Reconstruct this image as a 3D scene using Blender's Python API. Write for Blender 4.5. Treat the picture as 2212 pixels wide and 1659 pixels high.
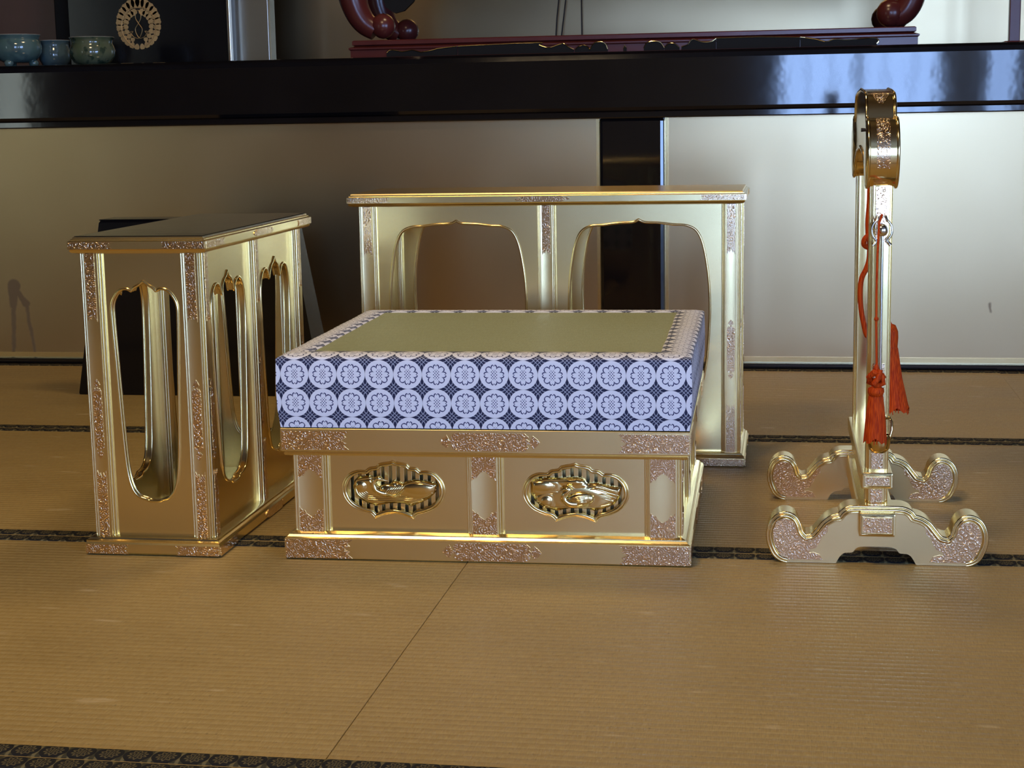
import bpy, bmesh, math, random
from math import sin, cos, pi, sqrt, atan2, radians
from mathutils import Vector, Matrix, geometry

random.seed(7)
for o in list(bpy.data.objects):
    bpy.data.objects.remove(o)
scene = bpy.context.scene
COL = scene.collection

# ------------------------------------------------------------------ camera
CAM_F, YAW, PITCH, ROLL, CAM_H = 3582.2, -0.16958, 0.16190, -0.018095, 0.6732
def cam_basis():
    f = Vector((sin(YAW) * cos(PITCH), cos(YAW) * cos(PITCH), -sin(PITCH)))
    r = Vector((cos(YAW), -sin(YAW), 0)); u = r.cross(f)
    return r * cos(ROLL) + u * sin(ROLL), u * cos(ROLL) - r * sin(ROLL), f
CR, CU, CF = cam_basis()
cam = bpy.data.objects.new('camera', bpy.data.cameras.new('camera'))
COL.objects.link(cam)
cam.matrix_world = Matrix(((CR.x, CU.x, -CF.x, 0), (CR.y, CU.y, -CF.y, 0), (CR.z, CU.z, -CF.z, CAM_H), (0, 0, 0, 1)))
cam.data.sensor_width = 36
cam.data.lens = CAM_F / 2212 * 36
cam.data.clip_start = 0.05
scene.camera = cam
def at_y(px, py, Y):                       # photo pixel -> point on the plane y = Y
    d = CF + CR * ((px - 1106) / CAM_F) - CU * ((py - 829.5) / CAM_F)
    t = Y / d.y
    return Vector((d.x * t, Y, CAM_H + d.z * t))

# ------------------------------------------------------------------ view, world and light
vs = scene.view_settings
vs.view_transform = 'Standard'; vs.look = 'None'; vs.gamma = 1.0; vs.use_curve_mapping = False
vs.exposure = 0.24
scene.cycles.use_denoising = True
scene.cycles.use_light_tree = False
scene.cycles.use_adaptive_sampling = True
scene.cycles.adaptive_threshold = 0.03
scene.cycles.max_bounces = 6
scene.cycles.diffuse_bounces = 3
scene.cycles.glossy_bounces = 4
scene.cycles.sample_clamp_indirect = 6.0

world = bpy.data.worlds.new('sky'); scene.world = world; world.use_nodes = True
wn = world.node_tree; bg = wn.nodes['Background']
bg.inputs['Color'].default_value = (0.36, 0.57, 1.06, 1)
bg.inputs['Strength'].default_value = 14.5

def area(name, loc, target, sx, sy, power, col, portal=False):
    l = bpy.data.lights.new(name, 'AREA'); l.shape = 'RECTANGLE'; l.size = sx; l.size_y = sy
    l.energy = power; l.color = col
    o = bpy.data.objects.new(name, l); COL.objects.link(o); o.location = loc
    o.rotation_euler = (Vector(target) - Vector(loc)).to_track_quat('-Z', 'Y').to_euler()
    if portal: l.cycles.is_portal = True
    return o
ROOM_X0, ROOM_X1, ROOM_Y0, ROOM_Z = -7.5, 4.5, -4.5, 3.1
# openings in the rear wall: x0, x1, z0, z1   and in the right wall: y0, y1, z0, z1
REAR = [(-0.10, 0.46, 0.03, 2.3), (0.51, 1.07, 0.03, 2.3), (1.44, 1.64, 0.03, 2.3), (2.9, 3.3, 0.03, 2.3), (-6.9, -6.3, 0.03, 2.3)]
SIDE = [(-4.0, -2.6, 0.03, 2.3), (-2.4, -1.0, 0.03, 2.3)]
for a in REAR:
    area('daylight_portal', ((a[0] + a[1]) / 2, ROOM_Y0 - .06, (a[2] + a[3]) / 2), ((a[0] + a[1]) / 2, 0, (a[2] + a[3]) / 2), a[1] - a[0], a[3] - a[2], 1, (1, 1, 1), True)
for a in SIDE:
    area('daylight_portal', (ROOM_X1 + .06, (a[0] + a[1]) / 2, (a[2] + a[3]) / 2), (0, (a[0] + a[1]) / 2, (a[2] + a[3]) / 2), a[1] - a[0], a[3] - a[2], 1, (1, 1, 1), True)
area('ceiling_lamp_altar', (-0.35, 3.45, 2.75), (-0.35, 3.4, 0), .5, .5, 15, (1.0, .74, .42))
area('ceiling_lamp_hall', (-1.1, 1.2, 2.95), (-1.1, 1.2, 0), .6, .6, 37, (1.0, .74, .42))

# ------------------------------------------------------------------ node helpers
class S:
    """a shader value with arithmetic"""
    nt = None
    def __init__(s, v): s.v = v
    @staticmethod
    def m(op, *a):
        n = S.nt.nodes.new('ShaderNodeMath'); n.operation = op
        for i, x in enumerate(a):
            x = x.v if isinstance(x, S) else x
            if isinstance(x, (int, float)): n.inputs[i].default_value = x
            else: S.nt.links.new(x, n.inputs[i])
        return S(n.outputs[0])
    def __add__(s, o): return S.m('ADD', s, o)
    __radd__ = __add__
    def __sub__(s, o): return S.m('SUBTRACT', s, o)
    def __rsub__(s, o): return S.m('SUBTRACT', o, s)
    def __mul__(s, o): return S.m('MULTIPLY', s, o)
    __rmul__ = __mul__
    def __truediv__(s, o): return S.m('DIVIDE', s, o)
    def __lt__(s, o): return S.m('LESS_THAN', s, o)
    def __gt__(s, o): return S.m('GREATER_THAN', s, o)
    def __pow__(s, o): return S.m('POWER', s, o)
    def abs(s): return S.m('ABSOLUTE', s)
    def fract(s): return S.m('FRACT', s)
    def sqrt(s): return S.m('SQRT', s)
    def sin(s): return S.m('SINE', s)
    def cos(s): return S.m('COSINE', s)
    def max(s, o): return S.m('MAXIMUM', s, o)
    def min(s, o): return S.m('MINIMUM', s, o)
    def step(s, a, b):
        n = S.nt.nodes.new('ShaderNodeMapRange'); n.interpolation_type = 'SMOOTHSTEP'
        S.nt.links.new(s.v, n.inputs['Value'])
        n.inputs['From Min'].default_value = a; n.inputs['From Max'].default_value = b
        return S(n.outputs[0])

def new_mat(name):
    m = bpy.data.materials.new(name); m.use_nodes = True
    nt = m.node_tree; S.nt = nt
    return m, nt, nt.nodes['Principled BSDF']
def link(nt, a, b): nt.links.new(a.v if isinstance(a, S) else a, b)
def mix(nt, fac, a, b):
    n = nt.nodes.new('ShaderNodeMix'); n.data_type = 'RGBA'
    for s, x in ((n.inputs[0], fac), (n.inputs[6], a), (n.inputs[7], b)):
        if isinstance(x, S): nt.links.new(x.v, s)
        elif isinstance(x, (int, float)): s.default_value = x
        elif isinstance(x, tuple): s.default_value = (*x, 1)
        else: nt.links.new(x, s)
    return n.outputs[2]
def coord(nt, kind='Object'):
    n = nt.nodes.new('ShaderNodeTexCoord'); return n.outputs[kind]
def xyz(nt, v):
    n = nt.nodes.new('ShaderNodeSeparateXYZ'); nt.links.new(v, n.inputs[0]); return [S(o) for o in n.outputs]
def mapping(nt, v, scale=(1, 1, 1), loc=(0, 0, 0)):
    n = nt.nodes.new('ShaderNodeMapping'); nt.links.new(v, n.inputs[0])
    n.inputs['Scale'].default_value = scale; n.inputs['Location'].default_value = loc
    return n.outputs[0]
def noise(nt, v, scale, detail=3, rough=.5, dist=0):
    n = nt.nodes.new('ShaderNodeTexNoise'); nt.links.new(v, n.inputs['Vector'])
    n.inputs['Scale'].default_value = scale; n.inputs['Detail'].default_value = detail
    n.inputs['Roughness'].default_value = rough; n.inputs['Distortion'].default_value = dist
    return S(n.outputs['Fac'])
def voronoi(nt, v, scale, out='Distance'):
    n = nt.nodes.new('ShaderNodeTexVoronoi'); nt.links.new(v, n.inputs['Vector']); n.inputs['Scale'].default_value = scale
    return S(n.outputs[out])
def bump(nt, bsdf, h, dist, strength=1.0):
    n = nt.nodes.new('ShaderNodeBump'); link(nt, h, n.inputs['Height'])
    n.inputs['Distance'].default_value = dist; n.inputs['Strength'].default_value = strength
    nt.links.new(n.outputs[0], bsdf.inputs['Normal'])
def setp(b, col=None, metal=None, rough=None, spec=None, coat=None, sheen=None):
    if col is not None: b.inputs['Base Color'].default_value = (*col, 1)
    if metal is not None: b.inputs['Metallic'].default_value = metal
    if rough is not None: b.inputs['Roughness'].default_value = rough
    if spec is not None: b.inputs['Specular IOR Level'].default_value = spec
    if coat is not None: b.inputs['Coat Weight'].default_value = coat; b.inputs['Coat Roughness'].default_value = .04
    if sheen is not None: b.inputs['Sheen Weight'].default_value = sheen

# ------------------------------------------------------------------ materials
M = {}
def mat_gold(name, col, rough, wav=.0004, scale=7, metal=1.0):
    m, nt, b = new_mat(name); setp(b, col, metal, rough)
    c = coord(nt)
    n1 = noise(nt, c, scale, 1)
    bump(nt, b, n1, wav)
    link(nt, mix(nt, n1.step(.3, .7), tuple(x * .96 for x in col), col), b.inputs['Base Color'])
    link(nt, n1 * .03 + (rough - .015), b.inputs['Roughness'])
    M[name] = m; return m
mat_gold('gold', (.92, .745, .385), .245)
mat_gold('gold_shine', (.94, .76, .38), .15)
mat_gold('brass_bowl', (.80, .60, .28), .13)
mat_gold('pillar_gold', (.36, .32, .26), .32)
mat_gold('silver_gold', (.86, .82, .70), .16)

def mat_copper():
    m, nt, b = new_mat('engraved_copper'); setp(b, (.88, .62, .42), 1.0, .20)
    c = coord(nt)
    w = noise(nt, c, 60, 2)
    f = voronoi(nt, c, 85)
    ring = (f * 24 + w * 6).sin()
    dots = voronoi(nt, c, 260).step(.35, .1)
    h = ring.step(-.3, .6) * .7 + dots * .35
    bump(nt, b, h, .0009, .9)
    link(nt, mix(nt, h.step(.1, .8), (.86, .61, .37), (1.0, .79, .53)), b.inputs['Base Color'])
    M['copper'] = m
mat_copper()

def mat_goldwall(name, stain=False):
    m, nt, b = new_mat(name); setp(b, (.7, .58, .4), 1.0, .40)
    c = coord(nt); x, y, z = xyz(nt, c)
    P = .109
    gx = ((x / P).fract() - .5).abs(); gz = ((z / P).fract() - .5).abs()
    seam = gx.max(gz).step(.485, .5)
    n1 = noise(nt, c, 2.2, 2); n2 = noise(nt, c, 30, 3)
    col = mix(nt, n1.step(.3, .75), (.56, .415, .225), (.65, .495, .28))
    col = mix(nt, seam * .08, col, (.60, .46, .26))
    rough = (n1 * .16 + .20).max(.285)
    if stain:
        def seg(x0, z0, x1, z1, w0, w1):
            dx, dz = x1 - x0, z1 - z0; L2 = dx * dx + dz * dz
            wob = (n2 - .5) * .012
            t = (((x - x0) * dx + (z - z0) * dz) / L2).max(0.0).min(1.0)
            ex = x + wob - x0 - t * dx; ez = z - z0 - t * dz
            d = (ex * ex + ez * ez).sqrt()
            return (d - (w0 + t * (w1 - w0))).step(.004, -.003)
        s = seg(-2.166, .218, -2.172, .16, .018, .008)
        for a in ((-2.17, .17, -2.174, .10, .006, .006), (-2.174, .10, -2.181, .015, .006, .004), (-2.158, .205, -2.134, .168, .006, .010),
                  (-2.134, .172, -2.124, .10, .005, .004), (-2.124, .10, -2.114, .015, .0045, .003)):
            s = s.max(seg(*a))
        for px, pz in ((.497, .17), (.16, .20)):
            s = s.max(seg(px, pz, px + .004, pz - .02, .003, .002))
        s = s * .75
        col = mix(nt, s, col, (.16, .11, .06)); rough = rough + s * .2
        link(nt, 1.0 - s * .7, b.inputs['Metallic'])
    link(nt, col, b.inputs['Base Color']); link(nt, rough, b.inputs['Roughness'])
    M[name] = m
mat_goldwall('gold_wall', True)
mat_goldwall('gold_wall_upper')

def simple(name, col, rough, metal=0, spec=.5, coat=None, nscale=None, namp=.15, bmp=0):
    m, nt, b = new_mat(name); setp(b, col, metal, rough, spec, coat)
    if nscale:
        c = coord(nt); n = noise(nt, c, nscale, 4)
        link(nt, mix(nt, n.step(.25, .75), tuple(x * (1 - namp) for x in col), tuple(min(1, x * (1 + namp)) for x in col)), b.inputs['Base Color'])
        if bmp: bump(nt, b, n, bmp)
    M[name] = m
simple('black_lacquer', (.004, .004, .005), .06, 0, .75, nscale=5, bmp=.00045)
simple('black_satin', (.005, .005, .006), .16, 0, .38, nscale=3, bmp=.0004)
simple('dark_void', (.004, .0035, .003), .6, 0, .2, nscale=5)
simple('red_lacquer', (.085, .017, .014), .25, 0, .5, nscale=6, bmp=.0006)
simple('reflection_brown', (.07, .028, .018), .3, 0, .5, nscale=4)
simple('wall_plaster', (.42, .36, .28), .8, nscale=2)
simple('clay_wall', (.46, .30, .15), .85, nscale=2)
simple('dark_wood', (.10, .055, .03), .5, nscale=3)
simple('window_dimmer', (.54, .40, .20), .9, nscale=4)
simple('hardware_dark', (.05, .04, .03), .35, 1)
simple('crest_gold', (.55, .36, .15), .45, .6, nscale=30)
simple('cord_dark', (.03, .025, .025), .7, nscale=60)

def mat_tatami(name, c0, c1, period, sx):
    m, nt, b = new_mat(name); setp(b, c0, 0, .52, .42)
    c = coord(nt, 'Object'); x, y, z = xyz(nt, c)
    wob = noise(nt, mapping(nt, c, (3, 40, 1)), 1.5, 1)
    row = ((y + (wob - .5) * .004) / period).fract()
    ridge = ((row - .5).abs() * 2.0)                           # 0 mid, 1 at groove
    fib = noise(nt, mapping(nt, c, (900, 60, 1)), 1.0, 1)
    rush = ((x / .0042).fract() - .5).abs() * 2.0
    blot = noise(nt, mapping(nt, c, (1, 2.2, 1)), 2.0, 3, .6)
    tick = noise(nt, mapping(nt, c, (260, 75, 1)), 1.0, 1).step(.62, .75) * ridge.step(.55, .95)
    scuff = noise(nt, mapping(nt, c, (9, 30, 1), (3, 1, 0)), 1.0, 2).step(.67, .76)
    col = mix(nt, blot.step(.3, .7), c0, c1)
    grain = noise(nt, mapping(nt, c, (120, 55, 1)), 1.0, 2)
    col = mix(nt, grain.step(.35, .75) * .30, col, (c1[0] * 1.12, c1[1] * 1.18, c1[2] * 1.3))
    col = mix(nt, fib.step(.3, .7) * .45, col, tuple(v * .72 for v in c0))
    col = mix(nt, ridge.step(.72, 1.0) * .16, col, tuple(v * .45 for v in c0))
    col = mix(nt, tick * .5, col, tuple(v * .25 for v in c0))
    col = mix(nt, scuff * sx, col, (.62, .50, .30))
    link(nt, col, b.inputs['Base Color'])
    link(nt, blot * .2 + .40, b.inputs['Roughness'])
    bump(nt, b, (1.0 - ridge * ridge) * .8 + fib * .25 + rush * .10, .0016, .7)
    M[name] = m
mat_tatami('tatami', (.365, .25, .088), (.445, .312, .115), .0148, .45)
mat_tatami('seat_rush', (.335, .37, .21), (.365, .40, .235), .0075, .0)

def mat_brocade():
    m, nt, b = new_mat('seat_brocade'); setp(b, (.7, .7, .75), 0, .62, .3, sheen=.1)
    u, v, _ = xyz(nt, coord(nt, 'UV'))
    P = .0437
    cu = (u / P).fract() - .5; cv = (v / P).fract() - .5
    r = (cu * cu + cv * cv).sqrt(); th = S.m('ARCTAN2', cv, cu)
    disc = r.step(.506, .492)
    q = (th * 4.0).cos().abs()
    notch = (th * 4.0).cos().max(0.0) ** 24.0
    rf = .352 * (.58 + .42 * (q ** .42)) - notch * .05
    line = (r - rf).abs() - ((1.0 - q) * .030 + .0135)
    flower = line.step(.006, -.006)
    def dots(ox, oy):
        a = ((cu + ox) / .09).fract() - .5; bb = ((cv + oy) / .105).fract() - .5
        d = (a * a * .0081 + bb * bb * .011).sqrt()
        return d.step(.025, .016)
    dd = dots(.045, .0525).max(dots(.0, .0)) * (cu.abs() < .115) * ((cu.abs() * .9 + cv.abs()) < .20)
    ink = flower.max(dd)
    du = (u / P + .5).fract() - .5; dv = (v / P + .5).fract() - .5
    a = (du + dv) * .7071; bb = (du - dv) * .7071
    w = a.abs().max(bb.abs())
    lat = (((a / .095 + .5).fract() - .5).abs().min(((bb / .095 + .5).fract() - .5).abs())).step(.14, .07) * (w < .145)
    th2 = S.m('ARCTAN2', dv, du); r2 = (du * du + dv * dv).sqrt()
    rays = ((th2 * 12.0 + 3.1416).cos()).step(.70, .92) * (r2 > .15) * (r2 < .27) * (w < .24)
    star = lat.max(rays)
    col = mix(nt, star * .85, (.014, .018, .060), (.46, .50, .62))
    light = mix(nt, ink, (.80, .82, .90), (.028, .036, .13))
    col = mix(nt, disc, col, light)
    weave = noise(nt, mapping(nt, coord(nt, 'UV'), (1, 1, 1)), 900, 1)
    link(nt, col, b.inputs['Base Color'])
    bump(nt, b, weave + disc * .6 - ink * .5, .0003, .5)
    M['brocade'] = m
mat_brocade()

def mat_border():
    m, nt, b = new_mat('mat_border_cloth'); setp(b, (.02, .02, .02), 0, .75, .2)
    u, v, _ = xyz(nt, coord(nt, 'UV'))                          # u metres along, v 0..1 across
    P = .032
    cu = (u / P).fract() - .5; cv = (v - .5) * 1.0
    r = (cu * cu + cv * cv * .92).sqrt(); th = S.m('ARCTAN2', cv, cu)
    inside = r < .49; ring = (r > .37)
    pet = ((th * 10.0).cos() * .05 + r - .27).abs().step(.05, .025)
    core = (((cu / .09).fract() - .5).abs().min(((cv / .09).fract() - .5).abs())).step(.2, .1) * (r < .17)
    g = pet.max(core) * (1.0 - ring)
    hatch = ((u * 620.0).sin()).step(-.2, .8)
    out = mix(nt, hatch, (.05, .045, .025), (.16, .135, .065))
    inn = mix(nt, g * .8, (.012, .012, .013), (.15, .12, .055))
    link(nt, mix(nt, inside, out, inn), b.inputs['Base Color'])
    w = noise(nt, coord(nt, 'UV'), 400, 1)
    bump(nt, b, w + g, .0003, .5)
    M['mat_border'] = m
mat_border()

def mat_silk():
    m, nt, b = new_mat('red_silk'); setp(b, (.55, .055, .006), 0, .6, .12)
    c = coord(nt); th = noise(nt, mapping(nt, c, (1, 1, .03)), 900, 1)
    link(nt, mix(nt, th.step(.3, .7), (.38, .028, .003), (.70, .085, .006)), b.inputs['Base Color'])
    bump(nt, b, th, .0006, .7)
    M['red_silk'] = m
mat_silk()

def mat_glaze(name, c0, c1, c2, scale):
    m, nt, b = new_mat(name); setp(b, c0, 0, .10, .5, coat=.5)
    c = coord(nt)
    n = noise(nt, c, scale, 3, .5, .6); n2 = noise(nt, c, scale * 2.3, 2)
    col = mix(nt, n.step(.40, .60), c0, c1)
    col = mix(nt, n2.step(.56, .66) * .8, col, c2)
    link(nt, col, b.inputs['Base Color'])
    M[name] = m
mat_glaze('celadon', (.075, .13, .115), (.105, .16, .145), (.055, .095, .095), 9)
mat_glaze('celadon_blue', (.06, .10, .11), (.08, .125, .13), (.05, .08, .095), 9)
mat_glaze('green_glaze', (.075, .095, .045), (.10, .115, .065), (.014, .032, .02), 16)
simple('bowl_rim', (.42, .40, .34), .25, nscale=40)
simple('bowl_spot', (.55, .36, .22), .3, nscale=50)

# ------------------------------------------------------------------ mesh helpers
class MB:
    def __init__(s): s.v = []; s.f = []; s.uv = None
    def add(s, vs, fs):
        k = len(s.v); s.v += [tuple(x) for x in vs]; s.f += [tuple(i + k for i in f) for f in fs]; return s
    def box(s, x0, x1, y0, y1, z0, z1, c=0):
        if c:
            bm = bmesh.new(); bmesh.ops.create_cube(bm, size=1)
            for v in bm.verts: v.co = Vector((x0 + (v.co.x + .5) * (x1 - x0), y0 + (v.co.y + .5) * (y1 - y0), z0 + (v.co.z + .5) * (z1 - z0)))
            bmesh.ops.bevel(bm, geom=bm.edges[:], offset=c, segments=2, affect='EDGES', profile=.5)
            bm.verts.index_update()
            s.add([v.co for v in bm.verts], [[v.index for v in f.verts] for f in bm.faces]); bm.free(); return s
        vs = [(x, y, z) for z in (z0, z1) for y in (y0, y1) for x in (x0, x1)]
        return s.add(vs, [(0, 2, 3, 1), (4, 5, 7, 6), (0, 1, 5, 4), (1, 3, 7, 5), (3, 2, 6, 7), (2, 0, 4, 6)])
    def plate(s, outer, holes, d0, d1, fn):
        """polygon with holes, extruded d0..d1; fn(a, b, d) -> point"""
        loops = [outer] + list(holes); pts = [p for l in loops for p in l]; n = len(pts)
        tri = geometry.tessellate_polygon([[Vector((p[0], p[1], 0)) for p in l] for l in loops])
        fs = []
        for t in tri:
            a = [pts[i] for i in t]
            ar = (a[1][0] - a[0][0]) * (a[2][1] - a[0][1]) - (a[2][0] - a[0][0]) * (a[1][1] - a[0][1])
            if abs(ar) < 1e-14: continue
            t = tuple(t) if ar > 0 else tuple(reversed(t))
            fs.append(t); fs.append(tuple(i + n for i in reversed(t)))
        k = 0
        for l in loops:
            m = len(l)
            for i in range(m): fs.append((k + i, k + n + i, k + n + (i + 1) % m, k + (i + 1) % m))
            k += m
        return s.add([fn(p[0], p[1], d0) for p in pts] + [fn(p[0], p[1], d1) for p in pts], fs)
    def loft(s, rings, cap=True, closed=True):
        n = len(rings[0]); fs = []
        for i in range(len(rings) - 1):
            for j in range(n if closed else n - 1):
                a, b = i * n + j, i * n + (j + 1) % n
                fs.append((a, b, b + n, a + n))
        vs = [p for r in rings for p in r]
        if cap:
            fs.append(tuple(reversed(range(n)))); fs.append(tuple(range(len(vs) - n, len(vs))))
        return s.add(vs, fs)
    def rect(s, x0, x1, y0, y1, prof):
        """stack of rectangles: prof = [(inset, z)]"""
        return s.loft([[(x0 + i, y0 + i, z), (x1 - i, y0 + i, z), (x1 - i, y1 - i, z), (x0 + i, y1 - i, z)] for i, z in prof])
    def lathe(s, prof, c, seg=32):
        return s.loft([[(c[0] + r * cos(2 * pi * k / seg), c[1] + r * sin(2 * pi * k / seg), c[2] + z) for k in range(seg)] for r, z in prof])
    def tube(s, path, rad, seg=8, closed=False, squash=1.0):
        path = [Vector(p) for p in path]; n = len(path)
        if not hasattr(rad, '__len__'): rad = [rad] * n
        rings = []; prev = None
        for i, p in enumerate(path):
            t = (path[(i + 1) % n] - path[i - 1]) if closed else (path[min(i + 1, n - 1)] - path[max(i - 1, 0)])
            t.normalize()
            if prev is None:
                prev = t.orthogonal().normalized()
            a = prev - t * prev.dot(t)
            if a.length < 1e-6: a = t.orthogonal()
            a.normalize(); prev = a; b = t.cross(a)
            rings.append([p + (a * cos(2 * pi * k / seg) + b * sin(2 * pi * k / seg) * squash) * rad[i] for k in range(seg)])
        if closed: return s.loft(rings + [rings[0]], cap=False)
        return s.loft(rings)
    def ball(s, c, rx, ry=None, rz=None, seg=16, rot=None):
        ry = ry or rx; rz = rz or rx; rings = []
        m = seg // 2
        for i in range(m + 1):
            f = -pi / 2 + pi * min(max(i / m, .01), .99)
            ring = []
            for k in range(seg):
                v = Vector((rx * cos(f) * cos(2 * pi * k / seg), ry * cos(f) * sin(2 * pi * k / seg), rz * sin(f)))
                if rot: v = rot @ v
                ring.append(Vector(c) + v)
            rings.append(ring)
        return s.loft(rings)
    def obj(s, name, mat, parent=None, smooth=12, recalc=False):
        me = bpy.data.meshes.new(name); me.from_pydata(s.v, [], s.f)
        if recalc:
            bm = bmesh.new(); bm.from_mesh(me); bmesh.ops.recalc_face_normals(bm, faces=bm.faces[:]); bm.to_mesh(me); bm.free()
        me.update()
        if smooth:
            me.polygons.foreach_set('use_smooth', [True] * len(me.polygons))
            me.set_sharp_from_angle(angle=radians(smooth))
        me.materials.append(M[mat])
        o = bpy.data.objects.new(name, me); COL.objects.link(o)
        if parent: o.parent = parent
        return o
def thing(name, label, cat, loc=(0, 0, 0), rz=0, group=None):
    o = bpy.data.objects.new(name, None); COL.objects.link(o); o.empty_display_size = .05
    o.location = loc; o.rotation_euler = (0, 0, rz)
    return tag(o, label, cat, group)
def tag(o, label, cat, group=None):
    o['label'] = label; o['category'] = cat
    if group: o['group'] = group
    return o
def struct(o, label=None):
    o['kind'] = 'structure'
    if label: o['label'] = label
    return o
def dup(o, parent, loc=None, rz=None, scale=None):
    c = o.copy(); COL.objects.link(c); c.parent = parent
    if loc is not None: c.location = loc
    if rz is not None: c.rotation_euler = (0, 0, rz)
    if scale is not None: c.scale = scale
    return c
def curve(pts, n=6, closed=False):
    """Catmull-Rom through 2-D points"""
    out = []; m = len(pts)
    for i in range(m if closed else m - 1):
        g = (lambda k: pts[k % m]) if closed else (lambda k: pts[min(max(k, 0), m - 1)])
        a, b, c, d = g(i - 1), g(i), g(i + 1), g(i + 2)
        for k in range(n):
            t = k / n
            out.append(tuple(.5 * (2 * b[j] + (c[j] - a[j]) * t + (2 * a[j] - 5 * b[j] + 4 * c[j] - d[j]) * t * t + (3 * b[j] - a[j] - 3 * c[j] + d[j]) * t ** 3) for j in range(len(b))))
    if not closed: out.append(tuple(pts[-1]))
    return out
def mirror(segs, n=6):
    """segs: list of point runs (smooth inside, cusps between) for the right half from top to bottom -> closed loop, counter-clockwise"""
    half = []
    for sgm in segs:
        c = curve(sgm, n) if len(sgm) > 2 else list(sgm)
        half += c if not half else c[1:]
    left = [(-x, z) for x, z in half]
    loop = left + [p for p in reversed(half)][1:-1]       # down the left side, up the right
    return loop
def shift(loop, dx, dz=0, sx=1, sz=1): return [(x * sx + dx, z * sz + dz) for x, z in loop]

FRONT = lambda y: (lambda a, b, d: (a, y + d, b))

# ------------------------------------------------------------------ the room
WALL_Y, BEAM_Z0, BEAM_Z1 = 4.36, .655, .825
fl = MB()
fl.box(ROOM_X0, ROOM_X1, -.25, WALL_Y + .2, -.12, -.052)
fl.box(ROOM_X0, ROOM_X1, ROOM_Y0, -.25, -.12, 0)
floor = struct(fl.obj('floor', 'tatami', smooth=0), 'tan tatami floor of the hall')

ROWS = [(-.237, .673, -1.2), (.673, 1.583, -1.2), (1.583, 2.493, -.485), (2.493, 3.403, -.95), (3.403, 4.335, -1.30)]
def border_mesh(L, w, u0):
    prof = [(0, -.012), (.0006, -.002), (.0022, .0006), (.006, .0014), (w - .006, .0014), (w - .002, .0004), (w, -.006)]
    n = len(prof); nx = 8
    v = []; f = []; uv = []
    for i in range(nx + 1):
        for (q, z) in prof: v.append((L * i / nx, q, z))
    for i in range(nx):
        for j in range(n - 1):
            f.append((i * n + j, (i + 1) * n + j, (i + 1) * n + j + 1, i * n + j + 1))
    me = bpy.data.meshes.new('border'); me.from_pydata(v, [], f); me.update()
    l = me.uv_layers.new(name='UVMap')
    for p in me.polygons:
        for li in p.loop_indices:
            co = v[me.loops[li].vertex_index]
            l.data[li].uv = (co[0] + u0, min(max(co[1] / w, 0), 1))
    me.polygons.foreach_set('use_smooth', [True] * len(me.polygons)); me.materials.append(M['mat_border'])
    return me
BW = .034
bm_a = border_mesh(1.8192, BW, 0.0); bm_b = border_mesh(1.8192, BW, .016)
for ri, (y0, y1, xs) in enumerate(ROWS):
    L, w = 1.8192, y1 - y0 - .001
    mb = MB().box(0, L, 0, w, -.052, 0, .0012); mesh = None
    for k in range(-2, 3):
        x = xs + k * 1.82
        if x > ROOM_X1 - .2 or x + 1.82 < -3.6 or x + 1.82 > ROOM_X1: continue
        if mesh is None:
            mo = mb.obj('tatami_mat', 'tatami', floor); mesh = mo.data
        else:
            mo = bpy.data.objects.new('tatami_mat', mesh); COL.objects.link(mo); mo.parent = floor
        mo.location = (x + .0004, y0 + .0005, random.uniform(-.0012, .0004))
        for me, yy in ((bm_a, 0), (bm_b, w - BW)):
            b = bpy.data.objects.new('border', me); COL.objects.link(b); b.parent = mo
            b.location = (0, yy if yy == 0 else w, .0002)
            if yy: b.scale = (1, -1, 1)

# back wall of the hall: gold panels in a black lacquer frame, altar step above
wb = MB().box(ROOM_X0, ROOM_X1, WALL_Y + .012, WALL_Y + .10, -.05, BEAM_Z0 + .01)
wall_back = struct(wb.obj('wall_back', 'black_lacquer', smooth=0), 'black lacquer altar front with gold leaf panels')
PANEL = [(ROOM_X0, -2.62), (-2.46, -.502), (-.332, 1.62), (1.79, ROOM_X1)]
for x0, x1 in PANEL:
    po = MB().box(x0, x1, WALL_Y, WALL_Y + .014, .014, BEAM_Z0 + .002).obj('gold_panel', 'gold_wall', wall_back, smooth=0)
    for a in (x0, x1 - .009):
        MB().box(a, a + .009, WALL_Y - .004, WALL_Y + .002, .016, BEAM_Z0).obj('panel_bead', 'gold', po, smooth=0)
    MB().box(x0 + .009, x1 - .009, WALL_Y - .004, WALL_Y + .002, .016, .030).obj('panel_bead', 'gold', po, smooth=0)
for x0, x1 in ((-.502, -.332), (-2.62, -2.46), (1.62, 1.79)):
    MB().box(x0, x1, WALL_Y - .022, WALL_Y + .012, .0, BEAM_Z0 + .002, .010).obj('frame_post', 'black_lacquer', wall_back)
struct(MB().box(ROOM_X0, ROOM_X1, WALL_Y - .02, WALL_Y + .02, -.03, .0145, .002).obj('baseboard_back', 'black_lacquer'), 'black lacquer sill under the gold panels')
bm_ = MB()
prof = [(-.03, BEAM_Z0), (-.032, BEAM_Z0 + .003), (-.032, BEAM_Z0 + .016), (-.045, BEAM_Z0 + .020), (-.048, BEAM_Z0 + .028), (-.049, BEAM_Z1 - .02), (-.045, BEAM_Z1 - .008), (-.036, BEAM_Z1 - .001), (-.03, BEAM_Z1), (.10, BEAM_Z1), (.10, BEAM_Z0)]
bm_.loft([[(x, WALL_Y + a, z) for a, z in reversed(prof)] for x in (ROOM_X0, ROOM_X1)])
struct(bm_.obj('trim_1', 'black_lacquer', smooth=0, recalc=True), 'glossy black lacquer beam along the altar step')
DAIS_Y1 = 5.45
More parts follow.
